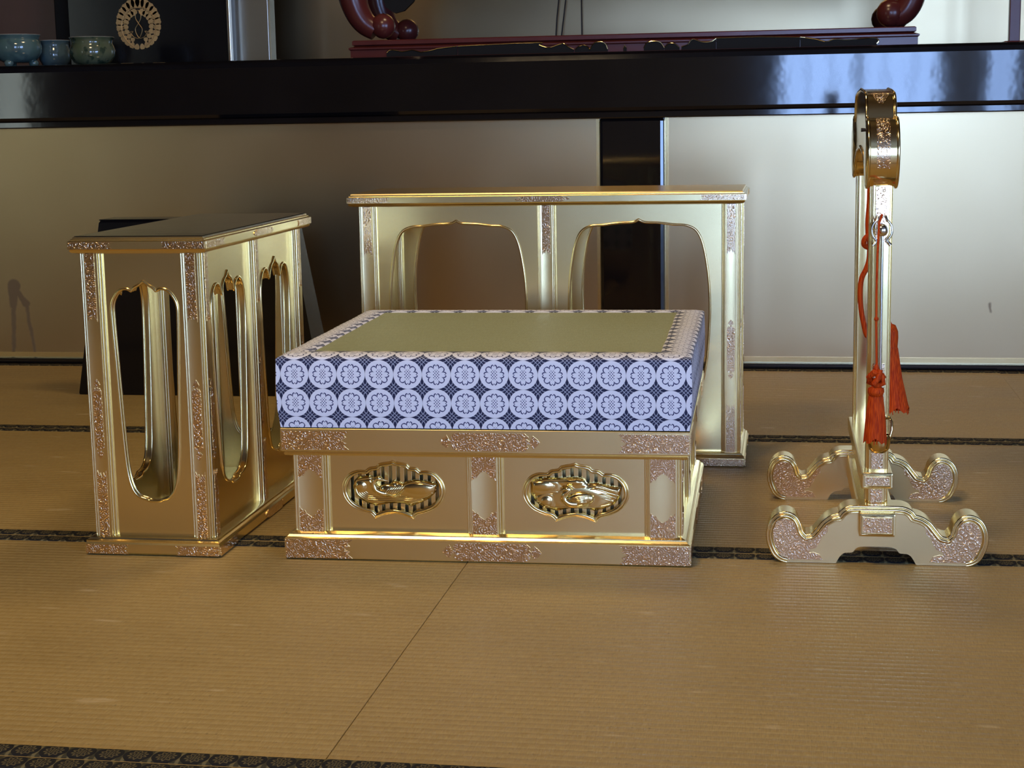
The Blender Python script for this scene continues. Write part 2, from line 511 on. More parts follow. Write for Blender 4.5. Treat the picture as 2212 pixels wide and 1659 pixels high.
struct(MB().box(ROOM_X0, ROOM_X1, WALL_Y + .10, DAIS_Y1, BEAM_Z1 - .05, BEAM_Z1 - .001).obj('trim_2', 'black_satin', smooth=0), 'black lacquer top of the altar step')
struct(MB().box(ROOM_X0, ROOM_X1, DAIS_Y1, DAIS_Y1 + .1, BEAM_Z1 - .05, ROOM_Z).obj('wall_altar', 'gold_wall_upper', smooth=0), 'gold leaf wall behind the altar')

# side walls, rear wall with the openings to the garden, ceiling
def wall_with_holes(name, a0, a1, z0, z1, holes, fn, label, mat='wall_plaster'):
    loop = [(a0, z0), (a1, z0), (a1, z1), (a0, z1)]
    return struct(MB().plate(loop, [[(h[0], h[2]), (h[0], h[3]), (h[1], h[3]), (h[1], h[2])] for h in holes], 0, .1, fn).obj(name, mat, smooth=0, recalc=True), label)
wall_with_holes('wall_rear', ROOM_X0, ROOM_X1, -.1, ROOM_Z, REAR, lambda a, b, d: (a, ROOM_Y0 - d, b), 'brown clay wall facing the altar', 'clay_wall')
wall_with_holes('wall_right', ROOM_Y0, DAIS_Y1 + .1, -.1, ROOM_Z, SIDE, lambda a, b, d: (ROOM_X1 + d, a, b), 'plaster wall on the garden side')
struct(MB().box(ROOM_X0 - .1, ROOM_X0, ROOM_Y0, DAIS_Y1 + .1, -.1, ROOM_Z).obj('wall_left', 'dark_wood', smooth=0), 'dark wooden wall')
struct(MB().box(-8.5, -4.5, ROOM_Y0 - 2.2, ROOM_Y0 - 2.0, -.1, 3.6).obj('wall_dimmer', 'window_dimmer', smooth=0), 'ocher wall added outside the far left window to dim its daylight')  # added unseen wall: dims and tints the daylight of the far left window
struct(MB().box(ROOM_X0, ROOM_X1, ROOM_Y0, DAIS_Y1 + .1, ROOM_Z, ROOM_Z + .1).obj('ceiling', 'dark_wood', smooth=0), 'dark wooden ceiling')
for i, a in enumerate(REAR):
    mb = MB(); n = 2 if i < 2 else 1
    for k in range(n + 2):
        x = a[0] + (a[1] - a[0]) * k / (n + 1); mb.box(x - .012, x + .012, ROOM_Y0 - .05, ROOM_Y0 - .02, a[2], a[3])
    mb.box(a[0], a[1], ROOM_Y0 - .05, ROOM_Y0 - .02, 1.5, 1.53)
    struct(mb.obj('window_%d' % (i + 1), 'dark_wood', smooth=0), 'dark framed garden window')
for i, a in enumerate(SIDE):
    mb = MB()
    for k in range(4):
        y = a[0] + (a[1] - a[0]) * k / 3; mb.box(ROOM_X1 + .02, ROOM_X1 + .05, y - .012, y + .012, a[2], a[3])
    struct(mb.obj('window_%d' % (i + 6), 'dark_wood', smooth=0), 'dark framed garden window')

# ------------------------------------------------------------------ shared furniture parts
def post_section(w, d, c, nb=3):
    """rectangle w x d (centred) whose corners are fluted chamfers of size c"""
    out = []
    for sx, sy, rev in ((-1, -1, 0), (1, -1, 1), (1, 1, 0), (-1, 1, 1)):
        # walk from one face to the next, counter-clockwise
        p = Vector((sx * (w / 2 - c), sy * d / 2)); q = Vector((sx * w / 2, sy * (d / 2 - c)))
        a, b = ((q, p) if not rev else (p, q))
        nrm = Vector((sx, sy)).normalized()
        pts = [a]
        for k in range(nb):
            for t in (0.0, .25, .5, .75, 1.0):
                s = (k + t) / nb
                if t in (0.0,) and k == 0: continue
                pts.append(a.lerp(b, s) + nrm * (c * .30 * sin(pi * t) ** .8 * (1.0 if k != 1 else .75) - (c * .10)))
        out += [tuple(x) for x in pts]
    return out
def post(parent, x, y, w, d, c, z0, z1, mat='gold'):
    sec = post_section(w, d, c)
    return MB().loft([[(x + a, y + b, z) for a, b in sec] for z in (z0, z1)]).obj('post', mat, parent, smooth=25, recalc=True)

def swallow(L, h, flip=1):
    """strip from a corner, ogee swallow-tail at the far end; origin at the corner"""
    e = [(0, -h / 2), (L, -h / 2), (L * .93, -h * .28), (L * .965, -h * .16), (L * .88, 0), (L * .965, h * .16), (L * .93, h * .28), (L, h / 2), (0, h / 2)]
    if flip < 0: e = [(-x, z) for x, z in reversed(e)]
    return e
def lozenge(L, h):
    a = L / 2
    half = [(-a * .70, -h / 2), (a * .70, -h / 2), (a * .78, -h * .30), (a * .74, -h * .18), (a * .80, -h * .05)]
    bud = [(a * .80, -h * .05), (a * .86, -h * .38), (a * .95, -h * .18), (a, 0), (a * .95, h * .18), (a * .86, h * .38), (a * .80, h * .05)]
    right = [(a * .70, -h / 2), (a * .78, -h * .30), (a * .745, -h * .17)] + bud + [(a * .745, h * .17), (a * .78, h * .30), (a * .70, h / 2)]
    left = [(-x, -z) for x, z in right]
    return right + left
def fit(parent, name, loop, fn, t=.0011):
    return MB().plate(loop, [], 0, t, fn).obj(name, 'copper', parent, smooth=0, recalc=True)
# mappings for fittings: proud of a face looking towards -y / +x / +y / -x
def fmap(face, pos):
    if face == 'f': return lambda a, b, d: (a, pos - d, b)
    if face == 'b': return lambda a, b, d: (a, pos + d, b)
    if face == 'r': return lambda a, b, d: (pos + d, a, b)
    return lambda a, b, d: (pos - d, a, b)
def vert(loop, x, z): return [(x - b, z + a) for a, b in loop]     # turn a strip upright
def bead_loop(parent, loop, fn, d, r, name='opening_bead', mat='gold_shine', seg=8):
    return MB().tube([fn(a, b, d) for a, b in loop], r, seg, closed=True).obj(name, mat, parent, smooth=60)

ARCH_FRONT = mirror([[(0, .429), (.007, .4235), (.015, .419), (.020, .4135)], [(.020, .4135), (.027, .4170), (.037, .4155), (.046, .407), (.0525, .393), (.0532, .37), (.0505, .30), (.0462, .194), (.0425, .135), (.036, .105), (.026, .0905), (.014, .086)], [(.014, .086), (.009, .0835), (0, .083)]])
ARCH_SIDE = mirror([[(0, .432), (.008, .424), (.018, .419), (.026, .410), (.031, .398)], [(.031, .398), (.040, .412), (.055, .417), (.070, .410), (.080, .392), (.083, .36), (.079, .28), (.072, .194), (.066, .135), (.056, .108), (.040, .097), (.022, .094)], [(.022, .094), (.014, .089), (0, .088)]])
ARCH_WIDE = mirror([[(0, .4705), (.012, .4655), (.040, .4640), (.068, .4605)], [(.068, .4605), (.090, .4590), (.108, .450), (.119, .430), (.127, .395), (.133, .345), (.134, .28), (.128, .20), (.116, .145), (.098, .112), (.07, .098), (.03, .094)], [(.03, .094), (.015, .089), (0, .088)]])

def desk(root, X0, X1, Y0, Y1, H, base, slab, body, long_axis, pw, c, long_arch, short_arch, fit_l, fit_h):
    """open-sided gilt desk: base frame, corner and middle posts, arched panels, moulded top"""
    bx0, bx1, by0, by1 = body
    zb, zt = base, H - slab
    MB().rect(X0, X1, Y0, Y1, [(.004, 0), (.0, .004), (0, zb * .62), (.002, zb * .72), (.0015, zb * .80), (.005, zb * .86), (.006, zb * .95), (.010, zb)]).obj('base', 'gold', root, smooth=20)
    sl = H - slab
    MB().rect(X0, X1, Y0, Y1, [(.012, sl), (.004, sl + slab * .08), (.0015, sl + slab * .2), (.003, sl + slab * .26), (0, sl + slab * .30), (0, sl + slab * .74), (.0035, sl + slab * .80), (.0035, sl + slab * .86), (.006, sl + slab * .90), (.007, H)]).obj('desk_top', 'gold', root, smooth=20)
    # posts
    cx = [bx0 + pw / 2, bx1 - pw / 2]; cy = [by0 + pw / 2, by1 - pw / 2]
    spots = [(x, y) for x in cx for y in cy]
    if long_axis == 'x': spots += [((bx0 + bx1) / 2, y) for y in cy]
    else: spots += [(x, (by0 + by1) / 2) for x in cx]
    for x, y in spots: post(root, x, y, pw, pw, c, zb - .001, zt + .001)
    # panels
    rec, th = c * 1.15, .011
    def panels(face, a0, a1, pos, bays, arch):
        sgn = {'f': 1, 'l': 1, 'b': -1, 'r': -1}[face]
        if face in 'fb': fn = lambda a, b, d: (a, pos + sgn * d, b)
        else: fn = lambda a, b, d: (pos + sgn * d, a, b)
        for k in range(bays):
            l0 = a0 + (a1 - a0) * k / bays; l1 = a0 + (a1 - a0) * (k + 1) / bays; m = (l0 + l1) / 2
            if bays == 2: m = (l0 + l1) / 2 + (pw * .02 if k else -pw * .02)
            hole = shift(arch, m)
            p = MB().plate([(l0, zb - .001), (l1, zb - .001), (l1, zt + .001), (l0, zt + .001)], [hole], rec, rec + th, fn).obj('panel', 'gold', root, smooth=30, recalc=True)
            bead_loop(p, hole, fn, rec - .0002, .0024)
            bead_loop(p, hole, fn, rec + th * .9, .0018, 'inner_bead')
    nl, ns = 2, 1
    i = pw * .5
    if long_axis == 'x':
        panels('f', bx0 + i, bx1 - i, by0, nl, long_arch); panels('b', bx0 + i, bx1 - i, by1, nl, long_arch)
        panels('l', by0 + i, by1 - i, bx0, ns, short_arch); panels('r', by0 + i, by1 - i, bx1, ns, short_arch)
    else:
        panels('l', by0 + i, by1 - i, bx0, nl, long_arch); panels('r', by0 + i, by1 - i, bx1, nl, long_arch)
        panels('f', bx0 + i, bx1 - i, by0, ns, short_arch); panels('b', bx0 + i, bx1 - i, by1, ns, short_arch)
    # engraved fittings
    zs = sl + slab * .52; hs = slab * .40; zbm = zb * .33; hb = zb * .52
    for face, a0, a1, pos in (('f', X0, X1, Y0), ('r', Y0, Y1, X1)):
        L = (a1 - a0)
        fl_ = fit_l[0] if face == 'f' else fit_l[1]
        for z, h in ((zs, hs), (zbm, hb)):
            fn = fmap(face, pos)
            fit(root, 'corner_fitting', shift(swallow(fl_, h), a0 + .002, z), fn)
            fit(root, 'corner_fitting', shift(swallow(fl_, h, -1), a1 - .002, z), fn)
            if L > .3: fit(root, 'middle_fitting', shift(lozenge(fl_ * 1.25, h), (a0 + a1) / 2, z), fn)
    fw = pw - 2 * c
    hgt = zt - zb
    fx = sorted({x for x, y in spots}); fy = sorted({y for x, y in spots})
    for x in fx:
        fn = fmap('f', by0)
        fit(root, 'post_fitting', vert(swallow(fit_h, fw * .78, -1), x, zt), fn)
        fit(root, 'post_fitting', vert(swallow(fit_h, fw * .78), x, zb), fn)
        fit(root, 'post_fitting', vert(lozenge(fit_h * 1.2, fw * .72), x, zb + hgt * .42), fn)
    for y in fy:
        fn = fmap('r', bx1)
        fit(root, 'post_fitting', vert(swallow(fit_h, fw * .78, -1), y, zt), fn)
        fit(root, 'post_fitting', vert(swallow(fit_h, fw * .78), y, zb), fn)
        fit(root, 'post_fitting', vert(lozenge(fit_h * 1.2, fw * .72), y, zb + hgt * .42), fn)

# ------------------------------------------------------------------ narrow gilt desk on the left
ld = thing('side_desk', 'narrow gold desk set end-on with dark glossy top beside the blue cushioned dais', 'desk', (-.9835, 2.386, 0), .008)
desk(ld, -.1105, .1105, 0, .575, .498, .028, .026, (-.0985, .0985, .011, .548), 'y', .036, .0085, ARCH_SIDE, ARCH_FRONT, (.070, .085), .105)
MB().rect(-.102, .102, .008, .567, [(0, .4982), (.0005, .4992)]).obj('top_board', 'black_lacquer', ld, smooth=0)

# ------------------------------------------------------------------ wide gilt desk at the back
rd = thing('altar_desk', 'wide gold desk with two broad arches behind the cushioned dais', 'desk', (-.4685, 3.118, 0), .004)
desk(rd, -.3825, .3810, 0, .262, .524, .026, .025, (-.364, .3715, .012, .250), 'x', .036, .0078, ARCH_WIDE, shift(ARCH_FRONT, 0, .02, 1.25, 1.02), (.085, .06), .095)

# ------------------------------------------------------------------ raised seat: gilt dais with birds in cartouches
RB = thing('worship_dais', 'low square gold dais carved with water birds, carrying the blue medallion cushion', 'dais', (-.4585, 2.399, 0), .021)
HW, DP = .3115, .592
MB().rect(-HW, HW, 0, DP, [(.002, 0), (0, .002), (0, .0325), (.002, .034), (.0035, .0345), (.006, .0375), (.0065, .039), (.010, .0405), (.014, .042)]).obj('base', 'gold', RB, smooth=20)
MB().rect(-HW, HW, 0, DP, [(.012, .1615), (.005, .1625), (.003, .1655), (.0045, .1675), (.001, .1690), (0, .1705), (0, .2043), (.0006, .2049), (.004, .2050)]).obj('upper_rail', 'gold', RB, smooth=20)
PW, PC, ZB, ZT = .056, .0095, .041, .1625
bx0, bx1, by0, by1 = -.2985, .2985, .0125, DP - .0125
for x in (bx0 + PW / 2, 0, bx1 - PW / 2):
    for y in (by0 + PW / 2, by1 - PW / 2): post(RB, x, y, PW, PW, PC, ZB, ZT)
for x in (bx0 + PW / 2, bx1 - PW / 2): post(RB, x, DP / 2, PW, PW, PC, ZB, ZT)
k12 = 1 / 12750
OVAL = mirror([[(0, 530 * k12), (60 * k12, 508 * k12), (180 * k12, 490 * k12), (265 * k12, 468 * k12)], [(265 * k12, 468 * k12), (305 * k12, 425 * k12), (345 * k12, 412 * k12), (430 * k12, 402 * k12), (480 * k12, 372 * k12)], [(480 * k12, 372 * k12), (525 * k12, 340 * k12), (610 * k12, 345 * k12), (720 * k12, 330 * k12), (835 * k12, 270 * k12), (930 * k12, 140 * k12), (965 * k12, -30 * k12), (915 * k12, -180 * k12), (795 * k12, -310 * k12), (615 * k12, -395 * k12), (440 * k12, -445 * k12), (365 * k12, -525 * k12)], [(365 * k12, -525 * k12), (180 * k12, -455 * k12), (0, -425 * k12)]])
OVAL_IN = [(x * .93, z * .90) for x, z in OVAL]
REC, PTH = .012, .008
def inside(pt, poly):
    x, y = pt; r = False; j = len(poly) - 1
    for i in range(len(poly)):
        xi, yi = poly[i]; xj, yj = poly[j]
        if (yi > y) != (yj > y) and x < (xj - xi) * (y - yi) / (yj - yi) + xi: r = not r
        j = i
    return r
def span_at(poly, x):
    zs = []
    for i in range(len(poly)):
        (x0, z0), (x1, z1) = poly[i - 1], poly[i]
        if (x0 > x) != (x1 > x): zs.append(z0 + (z1 - z0) * (x - x0) / (x1 - x0))
    return (min(zs), max(zs)) if len(zs) >= 2 else None
def edge_dist(p, poly):
    best = 9
    for i in range(len(poly)):
        (x0, z0), (x1, z1) = poly[i - 1], poly[i]
        dx, dz = x1 - x0, z1 - z0; L = dx * dx + dz * dz or 1e-12
        t = min(1, max(0, ((p[0] - x0) * dx + (p[1] - z0) * dz) / L))
        best = min(best, (p[0] - x0 - t * dx) ** 2 + (p[1] - z0 - t * dz) ** 2)
    return sqrt(best)
RIDGE_A = [[(520 + (90 + 42 * k) * cos(radians(a)) * .98, 600 - (90 + 42 * k) * .78 * sin(radians(a))) for a in (118 + 6 * k, 150, 180, 210, 240, 270)] + [(900, 612 + (90 + 42 * k) * .80), (1300, 600 + (90 + 42 * k) * .79), (1560 + 40 * (5 - k), 570 + (90 + 42 * k) * .74)] for k in range(1, 6)] + [
    [(1160, 570), (1300, 490), (1500, 472), (1700, 520), (1810, 545)], [(1180, 620), (1350, 555), (1550, 550), (1790, 605)], [(1200, 670), (1400, 625), (1600, 650), (1770, 685)],
    [(205, 540), (260, 450), (400, 412), (560, 402)], [(232, 590), (300, 505), (430, 462), (540, 452)]]
RIDGE_B = [[(270, 472), (500, 432), (800, 430), (1050, 440), (1200, 495), (1300, 570)], [(300, 535), (550, 490), (700, 520), (700, 600), (450, 640), (300, 630)], [(290, 705), (450, 665), (700, 655), (850, 660)],
    [(340, 860), (480, 750), (680, 705), (850, 720)], [(400, 900), (480, 830), (620, 780), (820, 790)], [(470, 930), (560, 860), (700, 840), (860, 850)], [(500, 965), (800, 955), (1200, 955), (1600, 935), (1800, 880)],
    [(600, 925), (850, 912), (1200, 918), (1600, 885), (1860, 800)], [(1360, 545), (1550, 525), (1800, 600), (1960, 630)], [(1340, 625), (1500, 590), (1750, 660), (1945, 715)], [(1480, 700), (1650, 690), (1900, 765)], [(1480, 800), (1650, 780), (1850, 830)],
    [(800, 480), (950, 490), (1060, 560), (1150, 620)]]
CC = lambda L: [((x - 985) * k12, (620 - y) * k12) for x, y in L]
CC2 = lambda L: [((x - 1120) * k12, (660 - y) * k12) for x, y in L]
WAVE_A = CC([(190, 460), (260, 385), (430, 366), (560, 372), (620, 470), (700, 560), (800, 560), (900, 530), (980, 448), (1090, 478), (1160, 512), (1250, 460), (1400, 432), (1620, 445), (1850, 505), (1800, 690), (1690, 800), (1520, 885), (1320, 965), (1190, 915), (900, 905), (620, 965), (450, 915), (330, 855), (220, 760), (170, 600)])
WAVE_B = CC2([(245, 435), (500, 392), (800, 385), (1150, 370), (1270, 405), (1350, 495), (1500, 472), (1800, 540), (2000, 565), (1985, 690), (1935, 810), (1850, 905), (1720, 965), (1480, 1035), (1350, 985), (1000, 985), (750, 1045), (500, 990), (330, 870), (250, 700)])
def relief(poly, ridges, centers, amp, h0, freq, y, parent, cx, cz):
    """carved waves: a height field cut out along the silhouette"""
    st = .0011
    xs = [p[0] for p in poly]; zs = [p[1] for p in poly]
    nx = int((max(xs) - min(xs)) / st) + 2; nz = int((max(zs) - min(zs)) / st) + 2
    idx = {}; v = []; f = []
    def hgt(x, z):
        d = edge_dist((x, z), poly)
        h = h0 * min(1, d / .006) ** .5
        best = 1e9
        for (ax, az, sx, sz) in centers:
            r = sqrt(((x - ax) / sx) ** 2 + ((z - az) / sz) ** 2)
            best = min(best, r)
        h += amp * abs(sin(best * freq)) * min(1, d / .004) + .003 * max(0, 1 - best)
        return h
    def vid(i, j):
        if (i, j) not in idx:
            x = min(xs) + i * st; z = min(zs) + j * st
            idx[(i, j)] = len(v); v.append((cx + x, y - hgt(x, z), cz + z))
        return idx[(i, j)]
    for i in range(nx):
        for j in range(nz):
            if inside((min(xs) + (i + .5) * st, min(zs) + (j + .5) * st), poly):
                f.append((vid(i, j), vid(i + 1, j), vid(i + 1, j + 1), vid(i, j + 1)))
    mb = MB(); mb.add(v, f)
    for L in ridges:
        q = curve([(cx + a, y - h0 * .92, cz + b) for a, b in L], 5); m_ = len(q) - 1
        mb.tube(q, [.0004 + .0016 * sin(pi * min(1, max(.03, i / m_))) ** .5 for i in range(m_ + 1)], 8)
    # rim down to the back plane
    cnt = {}
    for q in f:
        for k in range(4):
            e = (q[k], q[(k + 1) % 4]); cnt[e] = cnt.get(e, 0) + 1
    for (a, b) in list(cnt):
        if (b, a) not in cnt:
            pa, pb = v[a], v[b]
            mb.add([pa, pb, (pb[0], y + .002, pb[2]), (pa[0], y + .002, pa[2])], [(3, 2, 1, 0)])
    return mb.obj('wave_carving', 'gold_shine', parent, smooth=60)
def bird(parent, cx, cz, y, kind):
    T = (lambda x, z, d: (cx + (x - 985) * k12, y - d, cz + (620 - z) * k12)) if kind == 0 else (lambda x, z, d: (cx + (x - 1120) * k12, y - d, cz + (660 - z) * k12))
    mb = MB()
    if kind == 0:
        mb.tube([T(*p) for p in curve([(880, 690, .007), (760, 680, .009), (640, 610, .010), (600, 500, .0105), (630, 420, .011), (700, 385, .011), (760, 395, .011)], 5)], [.0052 - .00007 * i for i in range(31)], 10)
        mb.ball(T(715, 388, .0115), .0056, .0046, .0044)
        mb.tube([T(740, 395, .012), T(800, 412, .012), T(885, 432, .011)], [.0030, .0022, .0006], 8)
        mb.ball(T(900, 640, .007), .0165, .0055, .0105, rot=Matrix.Rotation(radians(12), 3, 'Y'))
        for i in range(7):
            a = 800 + i * 48
            mb.tube([T(a, 700 - i * 4, .0118), T(a + 50, 640 - i * 6, .0128), T(a + 130, 570 - i * 5, .0105)], [.0006, .0015, .0006], 6)
        mb.tube([T(*p) for p in curve([(860, 700, .0115), (980, 735, .012), (1120, 690, .011), (1200, 600, .010)], 5)], .0013, 6)
    else:
        mb.tube([T(*p) for p in curve([(1150, 880, .009), (1020, 870, .010), (920, 800, .0105), (900, 710, .011), (960, 640, .0115), (1010, 590, .0115), (970, 560, .0115)], 5)], [.0058 - .00007 * i for i in range(31)], 10)
        mb.ball(T(965, 585, .0120), .0054, .0044, .0042)
        mb.tube([T(940, 585, .012), T(880, 595, .012), T(825, 605, .011)], [.0030, .0021, .0006], 8)
        mb.ball(T(1200, 800, .0075), .0225, .0055, .0120, rot=Matrix.Rotation(radians(-8), 3, 'Y'))
        for i in range(7):
            mb.tube([T(1030 + i * 20, 760 + i * 14, .0122), T(1200 + i * 14, 720 + i * 18, .0130), T(1400 - i * 6, 700 + i * 22, .0100)], [.0006, .0015, .0006], 6)
        mb.tube([T(*p) for p in curve([(960, 830, .0115), (1080, 900, .012), (1250, 890, .011), (1420, 800, .010)], 5)], .0013, 6)
    return mb.obj('bird_carving', 'gold_shine', parent, smooth=60)

def bay(face, a0, a1, pos, sgn, m, carved):
    fn = (lambda a, b, d: (a, pos + sgn * d, b)) if face == 'y' else (lambda a, b, d: (pos + sgn * d, a, b))
    ZC = .106
    hole = shift(OVAL, m, ZC)
    p = MB().plate([(a0, ZB), (a1, ZB), (a1, ZT), (a0, ZT)], [hole], REC, REC + PTH, fn).obj('panel', 'gold', RB, smooth=30, recalc=True)
    bead_loop(p, hole, fn, REC - .0006, .0026, 'cartouche_bead')
    bead_loop(p, shift([(x * 1.055, z * 1.085) for x, z in OVAL], m, ZC), fn, REC - .0001, .0013, 'cartouche_bead')
    back = MB().box(a0, a1, 0, 0, ZB, ZT)
    lo, hi = sorted((pos + sgn * (REC + .030), pos + sgn * (REC + .034)))
    bb = (MB().box(a0, a1, lo, hi, ZB, ZT) if face == 'y' else MB().box(lo, hi, a0, a1, ZB, ZT))
    bb.obj('backing_board', 'gold', RB, smooth=0)
    n = 13; step = .1575 / n
    for k in range(n):
        x = -.1575 / 2 + (k + .5) * step
        s = span_at(OVAL, x)
        if not s: continue
        w = step * .29
        l2, h2 = sorted((pos + sgn * (REC + .0085), pos + sgn * (REC + .0135)))
        z0, z1 = s[0] + ZC - .004, s[1] + ZC + .004
        q = MB().box(m + x - w, m + x + w, l2, h2, z0, z1, .0006) if face == 'y' else MB().box(l2, h2, m + x - w, m + x + w, z0, z1, .0006)
        q.obj('slat', 'gold', p, smooth=0)
    if carved is not None:
        y = pos + REC + .006
        if carved == 0: cs = [(CC([(700, 560)])[0] + (.030, .020)), (CC([(1500, 600)])[0] + (.045, .016)), (CC([(330, 560)])[0] + (.018, .014))]
        else: cs = [(CC2([(480, 550)])[0] + (.034, .014)), (CC2([(1150, 800)])[0] + (.050, .020)), (CC2([(1100, 440)])[0] + (.030, .012)), (CC2([(560, 850)])[0] + (.018, .016))]
        relief(WAVE_A if carved == 0 else WAVE_B, [(CC if carved == 0 else CC2)(L) for L in (RIDGE_A if carved == 0 else RIDGE_B)], [tuple(c) for c in cs], .0006, .0050, 6.0, y, p, m, ZC)
        bird(p, m, ZC, y, carved)
xm = PW / 2
for a0, a1, cv in ((bx0 + PW * .6, -xm * .6, 0), (xm * .6, bx1 - PW * .6, 1)):
    m = (-.1430, .1380)[cv]
    bay('y', a0, a1, by0, 1, m, cv)
    bay('y', a0, a1, by1, -1, m, None)
for y0, y1 in ((by0 + PW * .6, DP / 2 - xm * .6), (DP / 2 + xm * .6, by1 - PW * .6)):
    bay('x', y0, y1, bx1, -1, (y0 + y1) / 2, None); bay('x', y0, y1, bx0, 1, (y0 + y1) / 2, None)
MB().box(-HW + .02, HW - .02, .02, DP - .02, .2045, .2056).obj('seat_board', 'black_satin', RB, smooth=0)
for face, a0, a1, pos in (('f', -HW, HW, 0), ('r', 0, DP, HW)):
    fn = fmap(face, pos)
    for z, h in ((.0166, .029), (.1868, .0285)):
        fit(RB, 'corner_fitting', shift(swallow(.105, h), a0 + .0015, z), fn)
        fit(RB, 'corner_fitting', shift(swallow(.105, h, -1), a1 - .0015, z), fn)
        fit(RB, 'middle_fitting', shift(lozenge(.152, h * .95), (a0 + a1) / 2 + .012, z), fn)
def tab(w, h, s):
    """copper tab with a notched end, from z=0 up (s=1) or down (s=-1)"""
    e = [(-w / 2, 0), (w / 2, 0), (w / 2, h), (w * .36, h * .86), (w * .30, h * .90), (w * .20, h * .72), (0, h * .60), (-w * .20, h * .72), (-w * .30, h * .90), (-w * .36, h * .86), (-w / 2, h)]
    return [(x, z * s) for x, z in (e if s > 0 else reversed(e))]
for x in (bx0 + PW / 2, 0, bx1 - PW / 2):
    fit(RB, 'post_fitting', shift(tab(PW - 2 * PC, .038, 1), x, ZB), fmap('f', by0))
    fit(RB, 'post_fitting', shift(tab(PW - 2 * PC, .038, -1), x, ZT), fmap('f', by0))
for y in (by0 + PW / 2, DP / 2, by1 - PW / 2):
    fit(RB, 'post_fitting', shift(tab(PW - 2 * PC, .038, 1), y, ZB), fmap('r', bx1))
    fit(RB, 'post_fitting', shift(tab(PW - 2 * PC, .038, -1), y, ZT), fmap('r', bx1))

# cushion-like rush seat with a brocade border
CUS = thing('rush_seat', 'thick green rush seat bordered with blue and white medallion brocade on the gold dais', 'cushion', (-.4585, 2.399, .2068), .021)
CW, CD, CH, BT = .3105, .588, .110, .046        # half width, depth, height, border width on top
R_ = .006
def cloth(name, length, place, mitre, u0, v0):
    """border cloth: wraps from the foot of the side over the edge onto the top; place(s, out, z)"""
    prof = [(0.0, 0.0), (-.003, CH * .25), (-.004, CH * .55), (-.003, CH - R_ * 1.6)]
    for k in range(5):
        a = pi / 2 * (k + 1) / 6
        prof.append((R_ * (1 - cos(a)) - .003 * (1 - k / 5), CH - R_ * (1 - sin(a)) - .0002 * k))
    prof += [(R_ + .006, CH + .0010), (BT * .5, CH + .0016), (BT - .003, CH + .0012), (BT, CH - .001)]
    acc = [0]
    for a, b in zip(prof, prof[1:]): acc.append(acc[-1] + sqrt((b[0] - a[0]) ** 2 + (b[1] - a[1]) ** 2))
    n = 24; v = []; uv = []; f = []
    for i in range(n + 1):
        for (o, z), ar in zip(prof, acc):
            ins = o
            s0, s1 = ins, length - ins
            s = s0 + (s1 - s0) * i / n
            wob = .0010 * sin(s * 37 + z * 60) * (1 if 0 < i < n else 0) * (z / CH)
            v.append(place(s, o - wob * .5, z)); uv.append((s + u0, ar + v0))
    m = len(prof)
    for i in range(n):
        for j in range(m - 1): f.append((i * m + j, (i + 1) * m + j, (i + 1) * m + j + 1, i * m + j + 1))
    me = bpy.data.meshes.new(name); me.from_pydata(v, [], f); me.update()
    l = me.uv_layers.new(name='UVMap')
    for p in me.polygons:
        for li in p.loop_indices: l.data[li].uv = uv[me.loops[li].vertex_index]
    me.polygons.foreach_set('use_smooth', [True] * len(me.polygons)); me.materials.append(M['brocade'])
    o = bpy.data.objects.new(name, me); COL.objects.link(o); o.parent = CUS
    return o
P_ = .0437
U0 = P_ * .5 - .0258
V0 = .0265
cloth('border_cloth', 2 * CW, lambda s, o, z: (-CW + s, o, z), True, U0, V0)
cloth('border_cloth', 2 * CW, lambda s, o, z: (CW - s, CD - o, z), True, U0, V0)
cloth('border_cloth', CD, lambda s, o, z: (CW - o, s, z), True, U0, V0)
cloth('border_cloth', CD, lambda s, o, z: (-CW + o, CD - s, z), True, U0, V0)
MB().box(-CW + .004, CW - .004, .004, CD - .004, 0, CH - .004).obj('seat_core', 'seat_rush', CUS, smooth=0)
MB().box(-CW + BT - .004, CW - BT + .004, BT - .004, CD - BT + .004, CH - .006, CH).obj('rush_cover', 'seat_rush', CUS, smooth=0)

# ------------------------------------------------------------------ gong stand seen end-on
GS = thing('gong_stand', 'tall slender gold gong stand on scrolled feet with red tassels hanging from it', 'stand', (.1255, 2.452, 0), .012)
FOOT = mirror([[(0, .087), (.030, .087), (.042, .0855), (.051, .0805), (.0555, .0745)], [(.0555, .0745), (.066, .0715), (.077, .064), (.087, .0515), (.094, .0435), (.103, .041)], [(.103, .041), (.109, .0475), (.113, .060), (.120, .0705), (.131, .0755), (.143, .0735), (.153, .065), (.159, .051), (.1600, .0375), (.157, .024), (.150, .010), (.140, .0025), (.131, 0)], [(.131, 0), (.0585, 0)], [(.0585, 0), (.053, .010), (.047, .0155), (.041, .0165), (.034, .0175), (.029, .0235), (.020, .0262), (0, .0265)]], 5)
FOOT = [(x, z) for x, z in FOOT]
def inset(loop, d):
    """move a closed counter-clockwise loop inwards"""
    n = len(loop); out = []
    for i in range(n):
        a, b, c = Vector(loop[i - 1]), Vector(loop[i]), Vector(loop[(i + 1) % n])
        t1, t2 = (b - a), (c - b)
        if t1.length < 1e-9 or t2.length < 1e-9: out.append(tuple(b)); continue
        n1 = Vector((-t1.y, t1.x)).normalized(); n2 = Vector((-t2.y, t2.x)).normalized()
        m = (n1 + n2)
        if m.length < 1e-6: m = n1
        m.normalize(); k = d / max(.45, m.dot(n1))
        out.append(tuple(b + m * k))
    return out
